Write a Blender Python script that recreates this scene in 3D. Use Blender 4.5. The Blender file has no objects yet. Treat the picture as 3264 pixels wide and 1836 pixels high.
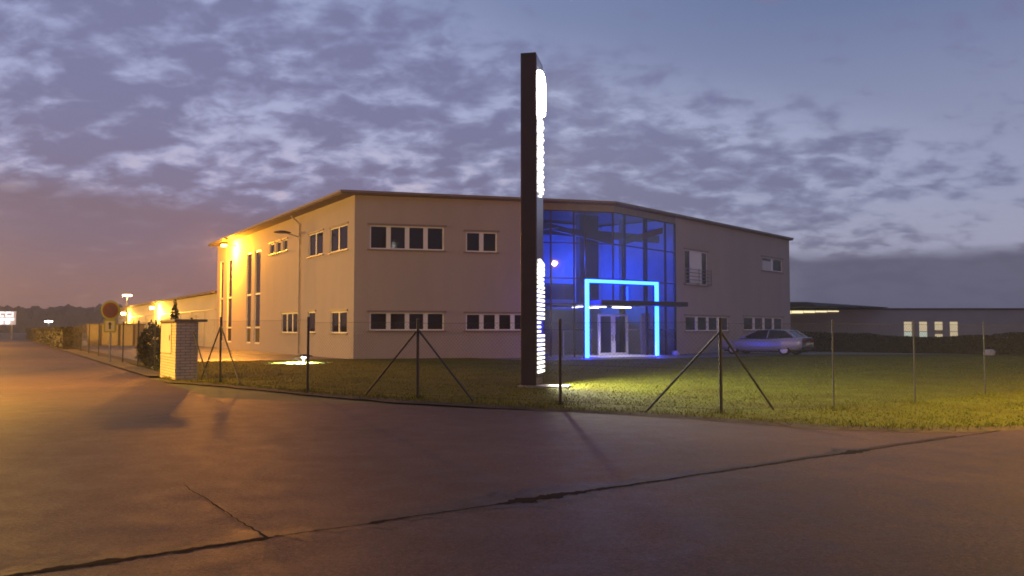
import bpy, bmesh, math, random
from mathutils import Vector, Matrix, noise as mnoise
R = math.radians
random.seed(11)
scene = bpy.context.scene
col = scene.collection

# ------------------------------------------------------------------ frame of the site
U = Vector((0.846, 0.533, 0)); V = Vector((-0.533, 0.846, 0)); UZ = Vector((0, 0, 1))
def uv(u, v, z=0.0): return U * u + V * v + UZ * z

# ------------------------------------------------------------------ object helpers
def tag(o, label=None, cat=None, group=None, kind=None):
    if label: o['label'] = label
    if cat: o['category'] = cat
    if group: o['group'] = group
    if kind: o['kind'] = kind
    return o

def empty(name, loc=(0, 0, 0), rz=0.0, label=None, cat=None, group=None):
    o = bpy.data.objects.new(name, None); col.objects.link(o)
    o.location = loc; o.rotation_euler = (0, 0, rz); o.empty_display_size = 0.3
    return tag(o, label, cat, group)

class MB:
    def __init__(s): s.v = []; s.f = []
    def add(s, vs, fs):
        n = len(s.v); s.v += [tuple(x) for x in vs]; s.f += [tuple(i + n for i in f) for f in fs]; return s
    def quad(s, a, b, c, d): return s.add([a, b, c, d], [(0, 1, 2, 3)])
    def obox(s, o, ax, ay, az):          # box from a corner and three edge vectors
        o, ax, ay, az = Vector(o), Vector(ax), Vector(ay), Vector(az)
        p = [o, o + ax, o + ax + ay, o + ay]; p += [q + az for q in p]
        f = [(0, 3, 2, 1), (4, 5, 6, 7), (0, 1, 5, 4), (1, 2, 6, 5), (2, 3, 7, 6), (3, 0, 4, 7)]
        if ax.cross(ay).dot(az) < 0: f = [tuple(reversed(q)) for q in f]
        return s.add(p, f)
    def box(s, x0, x1, y0, y1, z0, z1): return s.obox((x0, y0, z0), (x1 - x0, 0, 0), (0, y1 - y0, 0), (0, 0, z1 - z0))
    def prism(s, pts, z0, z1):
        n = len(pts); area = sum(pts[i][0] * pts[(i + 1) % n][1] - pts[(i + 1) % n][0] * pts[i][1] for i in range(n))
        if area < 0: pts = list(reversed(pts))
        vs = [(p[0], p[1], z0) for p in pts] + [(p[0], p[1], z1) for p in pts]
        fs = [tuple(range(n - 1, -1, -1)), tuple(range(n, 2 * n))] + [(i, (i + 1) % n, n + (i + 1) % n, n + i) for i in range(n)]
        return s.add(vs, fs)
    def tube(s, p0, p1, r0, r1=None, n=8, caps=True):
        p0, p1 = Vector(p0), Vector(p1); r1 = r0 if r1 is None else r1
        d = (p1 - p0).normalized(); a = d.orthogonal().normalized(); b = d.cross(a)
        vs = []
        for p, r in ((p0, r0), (p1, r1)):
            for i in range(n):
                t = 2 * math.pi * i / n; vs.append(p + (a * math.cos(t) + b * math.sin(t)) * r)
        fs = [(i, (i + 1) % n, n + (i + 1) % n, n + i) for i in range(n)]
        if caps: fs += [tuple(range(n - 1, -1, -1)), tuple(range(n, 2 * n))]
        return s.add(vs, fs)
    def lathe(s, prof, c=(0, 0, 0), axis=(0, 0, 1), n=24):   # prof: (radius, height)
        c = Vector(c); d = Vector(axis).normalized(); a = d.orthogonal().normalized(); b = d.cross(a)
        vs = []; m = len(prof)
        for r, h in prof:
            for i in range(n):
                t = 2 * math.pi * i / n; vs.append(c + d * h + (a * math.cos(t) + b * math.sin(t)) * max(r, 1e-4))
        fs = [(j * n + i, j * n + (i + 1) % n, (j + 1) * n + (i + 1) % n, (j + 1) * n + i) for j in range(m - 1) for i in range(n)]
        return s.add(vs, fs)
    def build(s, name, m=None, parent=None, smooth=False, bevel=0.0):
        me = bpy.data.meshes.new(name); me.from_pydata(s.v, [], s.f); me.update()
        o = bpy.data.objects.new(name, me); col.objects.link(o)
        if m: me.materials.append(m)
        if parent: o.parent = parent
        if smooth:
            for p in me.polygons: p.use_smooth = True
        if bevel:
            b = o.modifiers.new('bevel', 'BEVEL'); b.width = bevel; b.segments = 2; b.limit_method = 'ANGLE'
        return o

def add_light(name, loc, power, c, r, parent=None, spot=None, rot=None, blend=.5):
    l = bpy.data.lights.new(name, 'SPOT' if spot else 'POINT'); l.energy = power; l.color = c; l.shadow_soft_size = r
    if spot: l.spot_size = spot; l.spot_blend = blend
    o = bpy.data.objects.new(name, l); col.objects.link(o); o.location = loc
    if rot: o.rotation_euler = rot
    if parent: o.parent = parent
    return o

def copy_tree(o, parent=None):
    c = o.copy(); col.objects.link(c)
    if parent: c.parent = parent
    for ch in [x for x in bpy.data.objects if x.parent == o]: copy_tree(ch, c)
    return c

# ------------------------------------------------------------------ material helpers
def new_mat(name):
    m = bpy.data.materials.new(name); m.use_nodes = True
    return m, m.node_tree, m.node_tree.nodes['Principled BSDF']

def mat(name, c, rough=0.6, metal=0.0, var=0.0, vscale=3.0, c2=None, bump=0.0, bscale=40.0, spec=0.5, stretch=None, rvar=0.0):
    m, nt, b = new_mat(name)
    b.inputs['Base Color'].default_value = (*c, 1); b.inputs['Roughness'].default_value = rough
    b.inputs['Metallic'].default_value = metal; b.inputs['Specular IOR Level'].default_value = spec
    tc = nt.nodes.new('ShaderNodeTexCoord'); src = tc.outputs['Object']
    if stretch:
        mp = nt.nodes.new('ShaderNodeMapping'); mp.inputs['Scale'].default_value = stretch
        nt.links.new(src, mp.inputs[0]); src = mp.outputs[0]
    if var > 0 or c2:
        n = nt.nodes.new('ShaderNodeTexNoise'); n.inputs['Scale'].default_value = vscale; n.inputs['Detail'].default_value = 6
        n.inputs['Roughness'].default_value = 0.6
        nt.links.new(src, n.inputs['Vector'])
        rmp = nt.nodes.new('ShaderNodeValToRGB'); rmp.color_ramp.elements[0].position = 0.32; rmp.color_ramp.elements[1].position = 0.68
        lo = c2 if c2 else tuple(x * (1 - var) for x in c); hi = c if c2 else tuple(min(1, x * (1 + var)) for x in c)
        rmp.color_ramp.elements[0].color = (*lo, 1); rmp.color_ramp.elements[1].color = (*hi, 1)
        nt.links.new(n.outputs['Fac'], rmp.inputs[0]); nt.links.new(rmp.outputs[0], b.inputs['Base Color'])
        if rvar:
            mr = nt.nodes.new('ShaderNodeMapRange'); mr.inputs['From Min'].default_value = 0.3; mr.inputs['From Max'].default_value = 0.7
            mr.inputs['To Min'].default_value = rough - rvar; mr.inputs['To Max'].default_value = rough + rvar
            nt.links.new(n.outputs['Fac'], mr.inputs[0]); nt.links.new(mr.outputs[0], b.inputs['Roughness'])
    if bump > 0:
        n2 = nt.nodes.new('ShaderNodeTexNoise'); n2.inputs['Scale'].default_value = bscale; n2.inputs['Detail'].default_value = 5
        nt.links.new(src, n2.inputs['Vector'])
        bp = nt.nodes.new('ShaderNodeBump'); bp.inputs['Strength'].default_value = bump; bp.inputs['Distance'].default_value = 0.02
        nt.links.new(n2.outputs['Fac'], bp.inputs['Height']); nt.links.new(bp.outputs[0], b.inputs['Normal'])
    return m

def emit(name, c, s):
    m, nt, b = new_mat(name)
    b.inputs['Base Color'].default_value = (0.6, 0.6, 0.6, 1); b.inputs['Roughness'].default_value = 0.4
    b.inputs['Emission Color'].default_value = (*c, 1); b.inputs['Emission Strength'].default_value = s
    return m

def glass_mat(name, tint, refl=0.10):
    m, nt, b = new_mat(name); nt.nodes.remove(b)
    out = nt.nodes['Material Output']
    t = nt.nodes.new('ShaderNodeBsdfTransparent'); t.inputs[0].default_value = (*tint, 1)
    g = nt.nodes.new('ShaderNodeBsdfGlossy'); g.inputs['Roughness'].default_value = 0.015; g.inputs[0].default_value = (0.9, 0.93, 1, 1)
    lw = nt.nodes.new('ShaderNodeFresnel'); lw.inputs[0].default_value = 1.5
    mul = nt.nodes.new('ShaderNodeMath'); mul.operation = 'MULTIPLY_ADD'; mul.inputs[1].default_value = 0.8; mul.inputs[2].default_value = refl
    mx = nt.nodes.new('ShaderNodeMixShader')
    nt.links.new(lw.outputs[0], mul.inputs[0]); nt.links.new(mul.outputs[0], mx.inputs[0])
    nt.links.new(t.outputs[0], mx.inputs[1]); nt.links.new(g.outputs[0], mx.inputs[2]); nt.links.new(mx.outputs[0], out.inputs[0])
    return m

def brick_mat(name, c1, c2, mortar, scale=1.0):
    m, nt, b = new_mat(name)
    tc = nt.nodes.new('ShaderNodeTexCoord'); sp = nt.nodes.new('ShaderNodeSeparateXYZ'); cb = nt.nodes.new('ShaderNodeCombineXYZ')
    ad = nt.nodes.new('ShaderNodeMath'); ad.operation = 'ADD'
    nt.links.new(tc.outputs['Object'], sp.inputs[0]); nt.links.new(sp.outputs[0], ad.inputs[0]); nt.links.new(sp.outputs[1], ad.inputs[1])
    nt.links.new(ad.outputs[0], cb.inputs[0]); nt.links.new(sp.outputs[2], cb.inputs[1])
    br = nt.nodes.new('ShaderNodeTexBrick'); br.inputs['Scale'].default_value = scale
    br.inputs['Brick Width'].default_value = 0.29; br.inputs['Row Height'].default_value = 0.09; br.inputs['Mortar Size'].default_value = 0.011
    br.inputs['Color1'].default_value = (*c1, 1); br.inputs['Color2'].default_value = (*c2, 1); br.inputs['Mortar'].default_value = (*mortar, 1)
    nt.links.new(cb.outputs[0], br.inputs['Vector']); nt.links.new(br.outputs['Color'], b.inputs['Base Color'])
    bp = nt.nodes.new('ShaderNodeBump'); bp.invert = True; bp.inputs['Strength'].default_value = 0.8; bp.inputs['Distance'].default_value = 0.012
    nt.links.new(br.outputs['Fac'], bp.inputs['Height']); nt.links.new(bp.outputs[0], b.inputs['Normal'])
    b.inputs['Roughness'].default_value = 0.85
    return m

SODIUM = (1.0, 0.47, 0.045)
M = {}
M['plaster'] = mat('plaster', (0.44, 0.380, 0.345), 0.8, var=0.045, vscale=.8, bump=0.15, bscale=60, stretch=(1, 1, .22))
M['hall'] = mat('hall_cladding', (0.50, 0.46, 0.40), 0.7, var=0.06, vscale=0.4)
M['trim'] = mat('roof_trim', (0.24, 0.205, 0.195), 0.5, var=0.1, vscale=2)
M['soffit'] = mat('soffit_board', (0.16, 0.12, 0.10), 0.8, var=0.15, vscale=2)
M['white'] = mat('white_window_frame', (0.82, 0.82, 0.82), 0.4)
M['pane'] = mat('dark_window_glass', (0.012, 0.012, 0.018), 0.06, spec=0.5)
M['sill'] = mat('metal_sill', (0.22, 0.19, 0.18), 0.45)
M['steel'] = mat('dark_steel', (0.035, 0.033, 0.035), 0.5, metal=0.3)
M['post'] = mat('painted_post', (0.035, 0.036, 0.034), 0.55, var=0.2, vscale=6)
M['greypost'] = mat('grey_post', (0.22, 0.23, 0.25), 0.55)
M['galv'] = mat('coated_wire', (0.035, 0.04, 0.035), 0.6)
M['mull'] = mat('blue_grey_mullion', (0.03, 0.035, 0.075), 0.45)
M['glass'] = glass_mat('curtain_glass', (0.46, 0.50, 0.92), 0.06)
M['interior'] = mat('interior_plaster', (0.5, 0.5, 0.5), 0.8, var=0.1, vscale=1)
M['dark'] = mat('dark_interior', (0.13, 0.13, 0.14), 0.7)
M['door'] = mat('door_frame_white', (0.75, 0.78, 0.80), 0.35)
M['concrete'] = mat('concrete', (0.36, 0.34, 0.31), 0.85, var=0.18, vscale=5, bump=0.3, bscale=50)
M['pylon'] = mat('pylon_panel', (0.055, 0.038, 0.038), 0.45, var=0.08, vscale=2)
M['pylonface'] = mat('brushed_pylon_face', (0.28, 0.28, 0.31), 0.22, metal=0.85)
M['led'] = emit('white_led', (1.0, 0.97, 0.88), 34.0)
M['ledtext'] = emit('white_led_letters', (1.0, 0.96, 0.86), 2.6)
M['neon'] = emit('blue_led_tube', (0.0035, 0.030, 1.0), 44.0)
M['tube'] = emit('warm_white_tube', (1.0, 0.9, 0.72), 9.0)
M['sodium'] = emit('sodium_lens', (1.0, 0.50, 0.08), 40.0)
M['sodiumfar'] = emit('sodium_lens_far', (1.0, 0.72, 0.36), 26.0)
M['sodiumright'] = emit('sodium_lens_right', (1.0, 0.50, 0.12), 9.0)
M['whitelens'] = emit('white_lens', (1.0, 0.93, 0.8), 26.0)
M['gardenlens'] = emit('garden_lamp_lens', (0.93, 1.0, 0.95), 12.0)
M['litwin'] = emit('lit_curtain', (1.0, 0.80, 0.42), 0.50)
M['litclear'] = emit('lit_room', (0.85, 1.0, 0.75), 0.42)
M['litband'] = emit('lit_clerestory', (1.0, 0.84, 0.46), 1.25)
M['signwhite'] = emit('lit_sign_letters', (0.80, 0.85, 1.0), 1.6)
M['signglow'] = emit('lit_sign_panel', (0.62, 0.55, 0.62), 0.30)
M['brick'] = brick_mat('pale_sand_lime_brick', (0.62, 0.56, 0.42), (0.56, 0.50, 0.38), (0.30, 0.26, 0.20))
M['panel'] = mat('cream_cabinet_panel', (0.62, 0.57, 0.44), 0.6, var=0.06, vscale=3)
M['cap'] = mat('cap_slab', (0.20, 0.18, 0.15), 0.8, var=0.2, vscale=4)
M['carpaint'] = mat('silver_car_paint', (0.31, 0.32, 0.36), 0.30, metal=0.15)
M['carglass'] = mat('car_glass', (0.012, 0.012, 0.014), 0.06)
M['tyre'] = mat('tyre_rubber', (0.018, 0.018, 0.018), 0.85)
M['rim'] = mat('alloy_rim', (0.55, 0.56, 0.58), 0.35, metal=0.5)
M['red'] = mat('tail_light_red', (0.22, 0.012, 0.012), 0.2)
M['plate'] = mat('plate_white', (0.6, 0.6, 0.58), 0.5)
M['leaf'] = mat('hedge_leaf', (0.050, 0.046, 0.018), 0.7, var=0.55, vscale=2.5)
M['leafdark'] = mat('dark_leaf', (0.030, 0.032, 0.016), 0.7, var=0.5, vscale=3)
M['needle'] = mat('spruce_needle', (0.028, 0.042, 0.024), 0.7, var=0.5, vscale=5)
M['bark'] = mat('bark', (0.07, 0.05, 0.035), 0.9, var=0.3, vscale=8)
M['wood'] = mat('far_wood', (0.035, 0.03, 0.024), 0.9, var=0.4, vscale=0.15)
M['signred'] = mat('sign_red', (0.11, 0.008, 0.011), 0.5)
M['signblue'] = mat('sign_blue', (0.06, 0.015, 0.035), 0.5)
M['fluo'] = mat('fluorescent_border', (0.21, 0.22, 0.016), 0.5)
M['signboard'] = mat('sign_plate_pale', (0.38, 0.33, 0.22), 0.5)
M['shed'] = mat('pale_shed_panel', (0.42, 0.37, 0.26), 0.7, var=0.08, vscale=2)
M['greyhall'] = mat('grey_hall_wall', (0.40, 0.365, 0.35), 0.8, var=0.08, vscale=0.5)
M['roofdark'] = mat('dark_roof_sheet', (0.05, 0.048, 0.05), 0.7, var=0.1, vscale=1)
M['redwall'] = mat('red_brown_wall', (0.34, 0.20, 0.14), 0.8, var=0.08, vscale=1)
M['stone'] = mat('pale_stone', (0.42, 0.40, 0.38), 0.85, var=0.2, vscale=9, bump=0.4, bscale=20)
M['dirt'] = mat('damp_soil', (0.055, 0.038, 0.026), 0.95, var=0.35, vscale=6, bump=0.6, bscale=30)

# asphalt: fine aggregate, damp patches of lower roughness
def asphalt(name, c, rough):
    m, nt, b = new_mat(name)
    tc = nt.nodes.new('ShaderNodeTexCoord'); P = tc.outputs['Object']
    def nz(scale, detail=5, rough_=0.6):
        n = nt.nodes.new('ShaderNodeTexNoise'); n.inputs['Scale'].default_value = scale; n.inputs['Detail'].default_value = detail
        n.inputs['Roughness'].default_value = rough_; nt.links.new(P, n.inputs['Vector']); return n.outputs['Fac']
    def mrange(s, a, b_, c_, d):
        k = nt.nodes.new('ShaderNodeMapRange'); k.inputs[1].default_value = a; k.inputs[2].default_value = b_; k.inputs[3].default_value = c_; k.inputs[4].default_value = d
        nt.links.new(s, k.inputs[0]); return k.outputs[0]
    def mul(a, b_):
        k = nt.nodes.new('ShaderNodeMath'); k.operation = 'MULTIPLY'; nt.links.new(a, k.inputs[0]); nt.links.new(b_, k.inputs[1]); return k.outputs[0]
    big = nz(0.35, 6); mid = nz(2.2, 6, 0.7); fine = nz(70, 4, 0.75); grit = nz(22, 5, 0.75)
    f = mul(mul(mrange(big, 0.3, 0.7, 0.72, 1.28), mrange(mid, 0.3, 0.7, 0.84, 1.16)), mul(mrange(fine, 0.32, 0.68, 0.2, 1.8), mrange(grit, 0.3, 0.7, 0.45, 1.55)))
    vm = nt.nodes.new('ShaderNodeVectorMath'); vm.operation = 'SCALE'; vm.inputs[0].default_value = c
    nt.links.new(f, vm.inputs['Scale']); nt.links.new(vm.outputs[0], b.inputs['Base Color'])
    nt.links.new(mrange(mid, 0.3, 0.7, rough - 0.10, rough + 0.10), b.inputs['Roughness'])
    b.inputs['Specular IOR Level'].default_value = 0.22
    bp = nt.nodes.new('ShaderNodeBump'); bp.inputs['Strength'].default_value = 0.55; bp.inputs['Distance'].default_value = 0.010
    s = nt.nodes.new('ShaderNodeMath'); s.operation = 'ADD'; nt.links.new(fine, s.inputs[0]); nt.links.new(grit, s.inputs[1])
    nt.links.new(s.outputs[0], bp.inputs['Height']); nt.links.new(bp.outputs[0], b.inputs['Normal'])
    return m
M['asphalt'] = asphalt('asphalt', (0.058, 0.032, 0.028), 0.68)
M['asphalt2'] = asphalt('asphalt_front_road', (0.049, 0.0275, 0.025), 0.64)
M['tar'] = mat('tar_seam', (0.010, 0.007, 0.006), 0.9, var=0.3, vscale=8, spec=0.05)
M['paving'] = mat('forecourt_paving', (0.13, 0.12, 0.115), 0.6, var=0.15, vscale=1.5, bump=0.25, bscale=25)
M['field'] = mat('field', (0.045, 0.045, 0.02), 0.95, var=0.4, vscale=0.3)
M['lawn'] = mat('lawn', (0.108, 0.115, 0.010), 0.9, c2=(0.072, 0.064, 0.008), vscale=0.7, bump=0.6, bscale=28, spec=0.08)
def blade_mat():
    m, nt, b = new_mat('grass_blade')
    g = nt.nodes.new('ShaderNodeNewGeometry'); r = nt.nodes.new('ShaderNodeValToRGB')
    r.color_ramp.elements[0].color = (0.086, 0.090, 0.010, 1); r.color_ramp.elements[1].color = (0.150, 0.168, 0.016, 1)
    nt.links.new(g.outputs['Random Per Island'], r.inputs[0]); nt.links.new(r.outputs[0], b.inputs['Base Color'])
    b.inputs['Roughness'].default_value = 0.75; b.inputs['Specular IOR Level'].default_value = 0.06
    return m
M['blade'] = blade_mat()

# ------------------------------------------------------------------ ground sheets
def sheet(name, pts, z, m, kind='structure'):
    bm = bmesh.new(); vs = [bm.verts.new((p[0], p[1], z)) for p in pts]
    es = [bm.edges.new((vs[i], vs[(i + 1) % len(vs)])) for i in range(len(vs))]
    bmesh.ops.triangle_fill(bm, use_beauty=True, edges=es)
    for f in bm.faces:
        if f.normal.z < 0: f.normal_flip()
    me = bpy.data.meshes.new(name); bm.to_mesh(me); bm.free(); me.materials.append(m)
    o = bpy.data.objects.new(name, me); col.objects.link(o); o['kind'] = kind
    return o
def xy(p): return (p[0], p[1])

sheet('ground', [(-1500, -1500), (1500, -1500), (1500, 1500), (-1500, 1500)], -0.03, M['field'])
road_uv = [(-6, 230), (4.3, 230), (4.3, 20), (13, 8), (140, 8), (140, -30), (-60, -30), (-60, 8), (-6, 8)]
sheet('road', [xy(uv(*p)) for p in road_uv], 0.0, M['asphalt'])
# the front road on this side of the tar seam: a separate layer of asphalt
SO = Vector((-3.11, 5.47, 0)); SD = (Vector((8.39, 13.46, 0)) - SO).normalized(); SN = Vector((-SD.y, SD.x, 0))
sheet('road_front', [xy(SO + SD * -40), xy(SO + SD * 120), xy(SO + SD * 120 - SN * 9), xy(SO + SD * -40 - SN * 9)], 0.004, M['asphalt2'])
def ribbon(name, pts, z, m):
    rnd = random.Random(5); b = MB(); L = []; Rr = []
    fine = []
    for (s0, w0), (s1, w1) in zip(pts, pts[1:]):
        n = max(1, int((s1 - s0) / 0.03))
        for i in range(n): t = i / n; fine.append((s0 + (s1 - s0) * t, w0 + (w1 - w0) * t))
    for s, w in fine:
        j = mnoise.noise(Vector((s * 2.0, 0, 3))) * 0.03 + mnoise.noise(Vector((s * 11.0, 0, 6))) * 0.012
        a = w * (0.45 + 0.55 * mnoise.noise(Vector((s * 6, 1, 0))) + .4 * mnoise.noise(Vector((s * 19, 1, 0)))); c = w * (0.45 + 0.55 * mnoise.noise(Vector((s * 6, 9, 0))) + .4 * mnoise.noise(Vector((s * 19, 9, 0))))
        L.append((s, j + max(a, 0.004))); Rr.append((s, j - max(c, 0.004)))
    return L, Rr
def ribbon_mesh(name, o, d, n, pts, z, m):
    L, Rr = ribbon(name, pts, z, m); b = MB(); k = len(L)
    P = [o + d * s + n * t + UZ * z for s, t in L] + [o + d * s + n * t + UZ * z for s, t in Rr]
    b.add(P, [(i, k + i, k + i + 1, i + 1) for i in range(k - 1)])
    ob = b.build(name, m); ob['kind'] = 'structure'; return ob
ribbon_mesh('road_seam', SO, SD, SN, [(-6, .05), (-1.0, .07), (0, .07), (.35, .12), (.62, .06), (1.0, .07), (1.5, .09), (1.56, .012), (2.3, .014), (2.4, .07), (2.62, .06), (2.75, .018), (3.6, .03), (3.85, .20), (4.3, .19), (4.6, .10), (5.4, .06), (6.2, .04), (8.9, .03), (9.1, .18), (9.45, .14), (9.6, .03), (13.8, .03), (14.6, .03), (40, .03)], 0.008, M['tar'])
M['stain'] = asphalt('damp_stain', (0.026, 0.016, 0.0135), 0.6)
ribbon_mesh('road_stain', SO + SN * .10, SD, SN, [(-2, .1), (.2, .35), (1.0, .2), (1.5, .5), (2.2, .55), (3.2, .4), (3.9, .75), (4.6, .6), (5.4, .3), (6.5, .15), (8.8, .1), (9.2, .4), (9.6, .1), (12, .05)], 0.006, M['stain'])
ribbon_mesh('road_crack', SO + SD * 1.5, SN, SD, [(0.02, .03), (.3, .014), (.9, .009), (1.4, .02), (1.7, .008), (2.6, .004)], 0.0085, M['tar'])

lawn_edge = [(-11.2, 26.3), (-10.25, 24.9), (-9.28, 24.29), (-8.1, 23.3), (-6.86, 22.17), (-4.77, 20.15), (-2.55, 18.27), (-.73, 17.14), (.88, 16.22), (2.67, 15.25), (4.17, 14.09), (5.22, 13.3), (6.33, 12.94), (7.33, 13.04), (8.32, 13.35), (10.5, 14.3), (14, 16.4), (20, 20.2), (40, 33)]
rest = [uv(70, 12), uv(70, 25), uv(54.7, 26.4), uv(48, 30.5), uv(43.5, 33.2), uv(30.5, 33.0), uv(22.8, 33.9), uv(21.6, 41.5), uv(16.0, 41.2), uv(9, 41.7), uv(5.2, 41.7), uv(5.2, 30)]
def wobble(p, k): return (p[0] + 0.05 * mnoise.noise(Vector((p[0] * 2.1, p[1] * 2.1, k))), p[1] + 0.05 * mnoise.noise(Vector((p[0] * 2.1, p[1] * 2.1, k + 7))))
fine_edge = []
for a, b in zip(lawn_edge, lawn_edge[1:]):
    n = max(1, int(math.hypot(b[0] - a[0], b[1] - a[1]) / 0.3))
    fine_edge += [wobble((a[0] + (b[0] - a[0]) * i / n, a[1] + (b[1] - a[1]) * i / n), 1) for i in range(n)]
fine_edge.append(lawn_edge[-1])
lawn_poly = fine_edge + [xy(p) for p in rest]
lw = sheet('lawn', lawn_poly, 0.05, M['lawn'])
# the soft soil edge down to the road
b = MB(); k = len(fine_edge)
for i, p in enumerate(fine_edge):
    q = fine_edge[min(i + 1, k - 1)]; o_ = fine_edge[max(i - 1, 0)]
    t = Vector((q[0] - o_[0], q[1] - o_[1], 0)).normalized(); nrm = Vector((t.y, -t.x, 0))
    w = 0.20 + 0.10 * mnoise.noise(Vector((p[0] * 1.3, p[1] * 1.3, 4)))
    b.v += [(p[0] - nrm.x * .02, p[1] - nrm.y * .02, 0.052), (p[0] + nrm.x * w * .4, p[1] + nrm.y * w * .4, 0.035), (p[0] + nrm.x * w, p[1] + nrm.y * w, 0.003)]
for i in range(k - 1):
    for j in range(2): b.f.append((3 * i + j, 3 * i + j + 1, 3 * i + 4 + j, 3 * i + 3 + j))
b.build('verge_edge', M['dirt'])['kind'] = 'structure'
sheet('forecourt', [xy(uv(*p)) for p in [(21.65, 41.4), (22.85, 33.95), (30.5, 33.05), (43.55, 33.25), (48, 30.55), (54.7, 26.45), (70, 25.1), (90, 25.1), (90, 52), (21.65, 52)]], 0.03, M['paving'])
sheet('yard', [xy(uv(*p)) for p in [(6.0, 41.75), (9, 41.75), (15.95, 41.25), (21.6, 41.55), (21.6, 170), (6.0, 170)]], 0.02, M['paving'])
sheet('verge', [xy(uv(*p)) for p in [(4.3, 29.8), (5.15, 29.8), (5.15, 41.7), (5.95, 41.8), (5.95, 170), (4.1, 170)]], 0.04, M['dirt'])

# grass blades: nearest lawn densest
def in_poly(x, y, poly):
    c = False; j = len(poly) - 1
    for i in range(len(poly)):
        xi, yi = poly[i][:2]; xj, yj = poly[j][:2]
        if (yi > y) != (yj > y) and x < (xj - xi) * (y - yi) / (yj - yi) + xi: c = not c
        j = i
    return c
coarse = lawn_edge + [xy(p) for p in rest]
rg = random.Random(3); b = MB(); cnt = 0
vs, fs = [], []
def blade(x, y, z, h, w):
    a = rg.uniform(0, 6.283); lx, ly = rg.gauss(0, .45) * h, rg.gauss(0, .45) * h
    n = len(vs); c, s = math.cos(a) * w, math.sin(a) * w
    vs.extend([(x - c, y - s, z), (x + c, y + s, z), (x + lx, y + ly, z + h)]); fs.append((n, n + 1, n + 2))
tries = 0
while cnt < 70000 and tries < 400000:
    tries += 1
    Y = 12.8 * (46 / 12.8) ** rg.random(); X = Y * rg.uniform(-.66, .70)
    if rg.random() < 0.25: pass
    if not in_poly(X, Y, coarse): continue
    dist = math.hypot(X, Y); tuft = mnoise.noise(Vector((X * .9, Y * .9, 2)))
    h = (0.018 + 0.022 * rg.random()) * (1 + .5 * tuft) * (1 + (dist - 13) * .01); blade(X, Y, 0.045, h, 0.004 + dist * .00035); cnt += 1
for (x0, y0), (x1, y1) in zip(fine_edge, fine_edge[1:]):
    L = math.hypot(x1 - x0, y1 - y0)
    if x0 > 12: break
    for i in range(int(L * 130)):
        t = rg.random(); x, y = x0 + (x1 - x0) * t, y0 + (y1 - y0) * t
        k_ = max(0, mnoise.noise(Vector((x * 1.1, y * 1.1, 8)))) 
        blade(x + rg.gauss(0, .06), y + rg.gauss(0.02, .08), 0.02, (0.04 + .07 * rg.random()) * (1 + 1.6 * k_), 0.007)
# longer tufts left round the feet of the fence posts
FP = [(-8.66, 24.29), (-5.12, 20.53), (-2.14, 18.57), (1.0, 17.0), (3.87, 15.18), (6.27, 15.98), (8.47, 17.23), (11.16, 19.33), (13.8, 21.2)]
for px, py in FP:
    for i in range(90): blade(px + rg.gauss(0, .20), py + rg.gauss(0, .14), 0.04, rg.uniform(.05, .16), 0.007)
b.v, b.f = vs, fs
tag(b.build('grass', M['blade']), 'short lawn grass blades between road and building', 'grass', kind='stuff')

# ------------------------------------------------------------------ main building
H = 8.95
A = Vector((-8.38, 43.2, 0)); B = Vector((5.89, 46.73, 0)); C = Vector((22.30, 65.37, 0)); D = Vector((-25.45, 70.28, 0)); E2 = C + V * 26
bld = empty('office_building', (0, 0, 0), 0, 'two storey cream office building with blue glazed atrium and bent front', 'building')
def wall_mesh(P, Q, holes, z0, z1, rev=0.16):
    d = (Q - P); L = d.length; d.normalize(); n = Vector((d.y, -d.x, 0))
    ss = sorted({0, L, *[h[0] for h in holes], *[h[1] for h in holes]}); zz = sorted({z0, z1, *[h[2] for h in holes], *[h[3] for h in holes]})
    b = MB()
    def pt(s, z, o=0): return P + d * s + UZ * z - n * o
    for i in range(len(ss) - 1):
        for j in range(len(zz) - 1):
            sm, zm = (ss[i] + ss[i + 1]) / 2, (zz[j] + zz[j + 1]) / 2
            if any(h[0] < sm < h[1] and h[2] < zm < h[3] for h in holes): continue
            b.quad(pt(ss[i], zz[j]), pt(ss[i + 1], zz[j]), pt(ss[i + 1], zz[j + 1]), pt(ss[i], zz[j + 1]))
    for s0, s1, a, c in holes:
        b.quad(pt(s0, a), pt(s0, a, rev), pt(s1, a, rev), pt(s1, a)); b.quad(pt(s0, c), pt(s1, c), pt(s1, c, rev), pt(s0, c, rev))
        b.quad(pt(s0, a), pt(s0, c), pt(s0, c, rev), pt(s0, a, rev)); b.quad(pt(s1, a), pt(s1, a, rev), pt(s1, c, rev), pt(s1, c))
    return b
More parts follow.
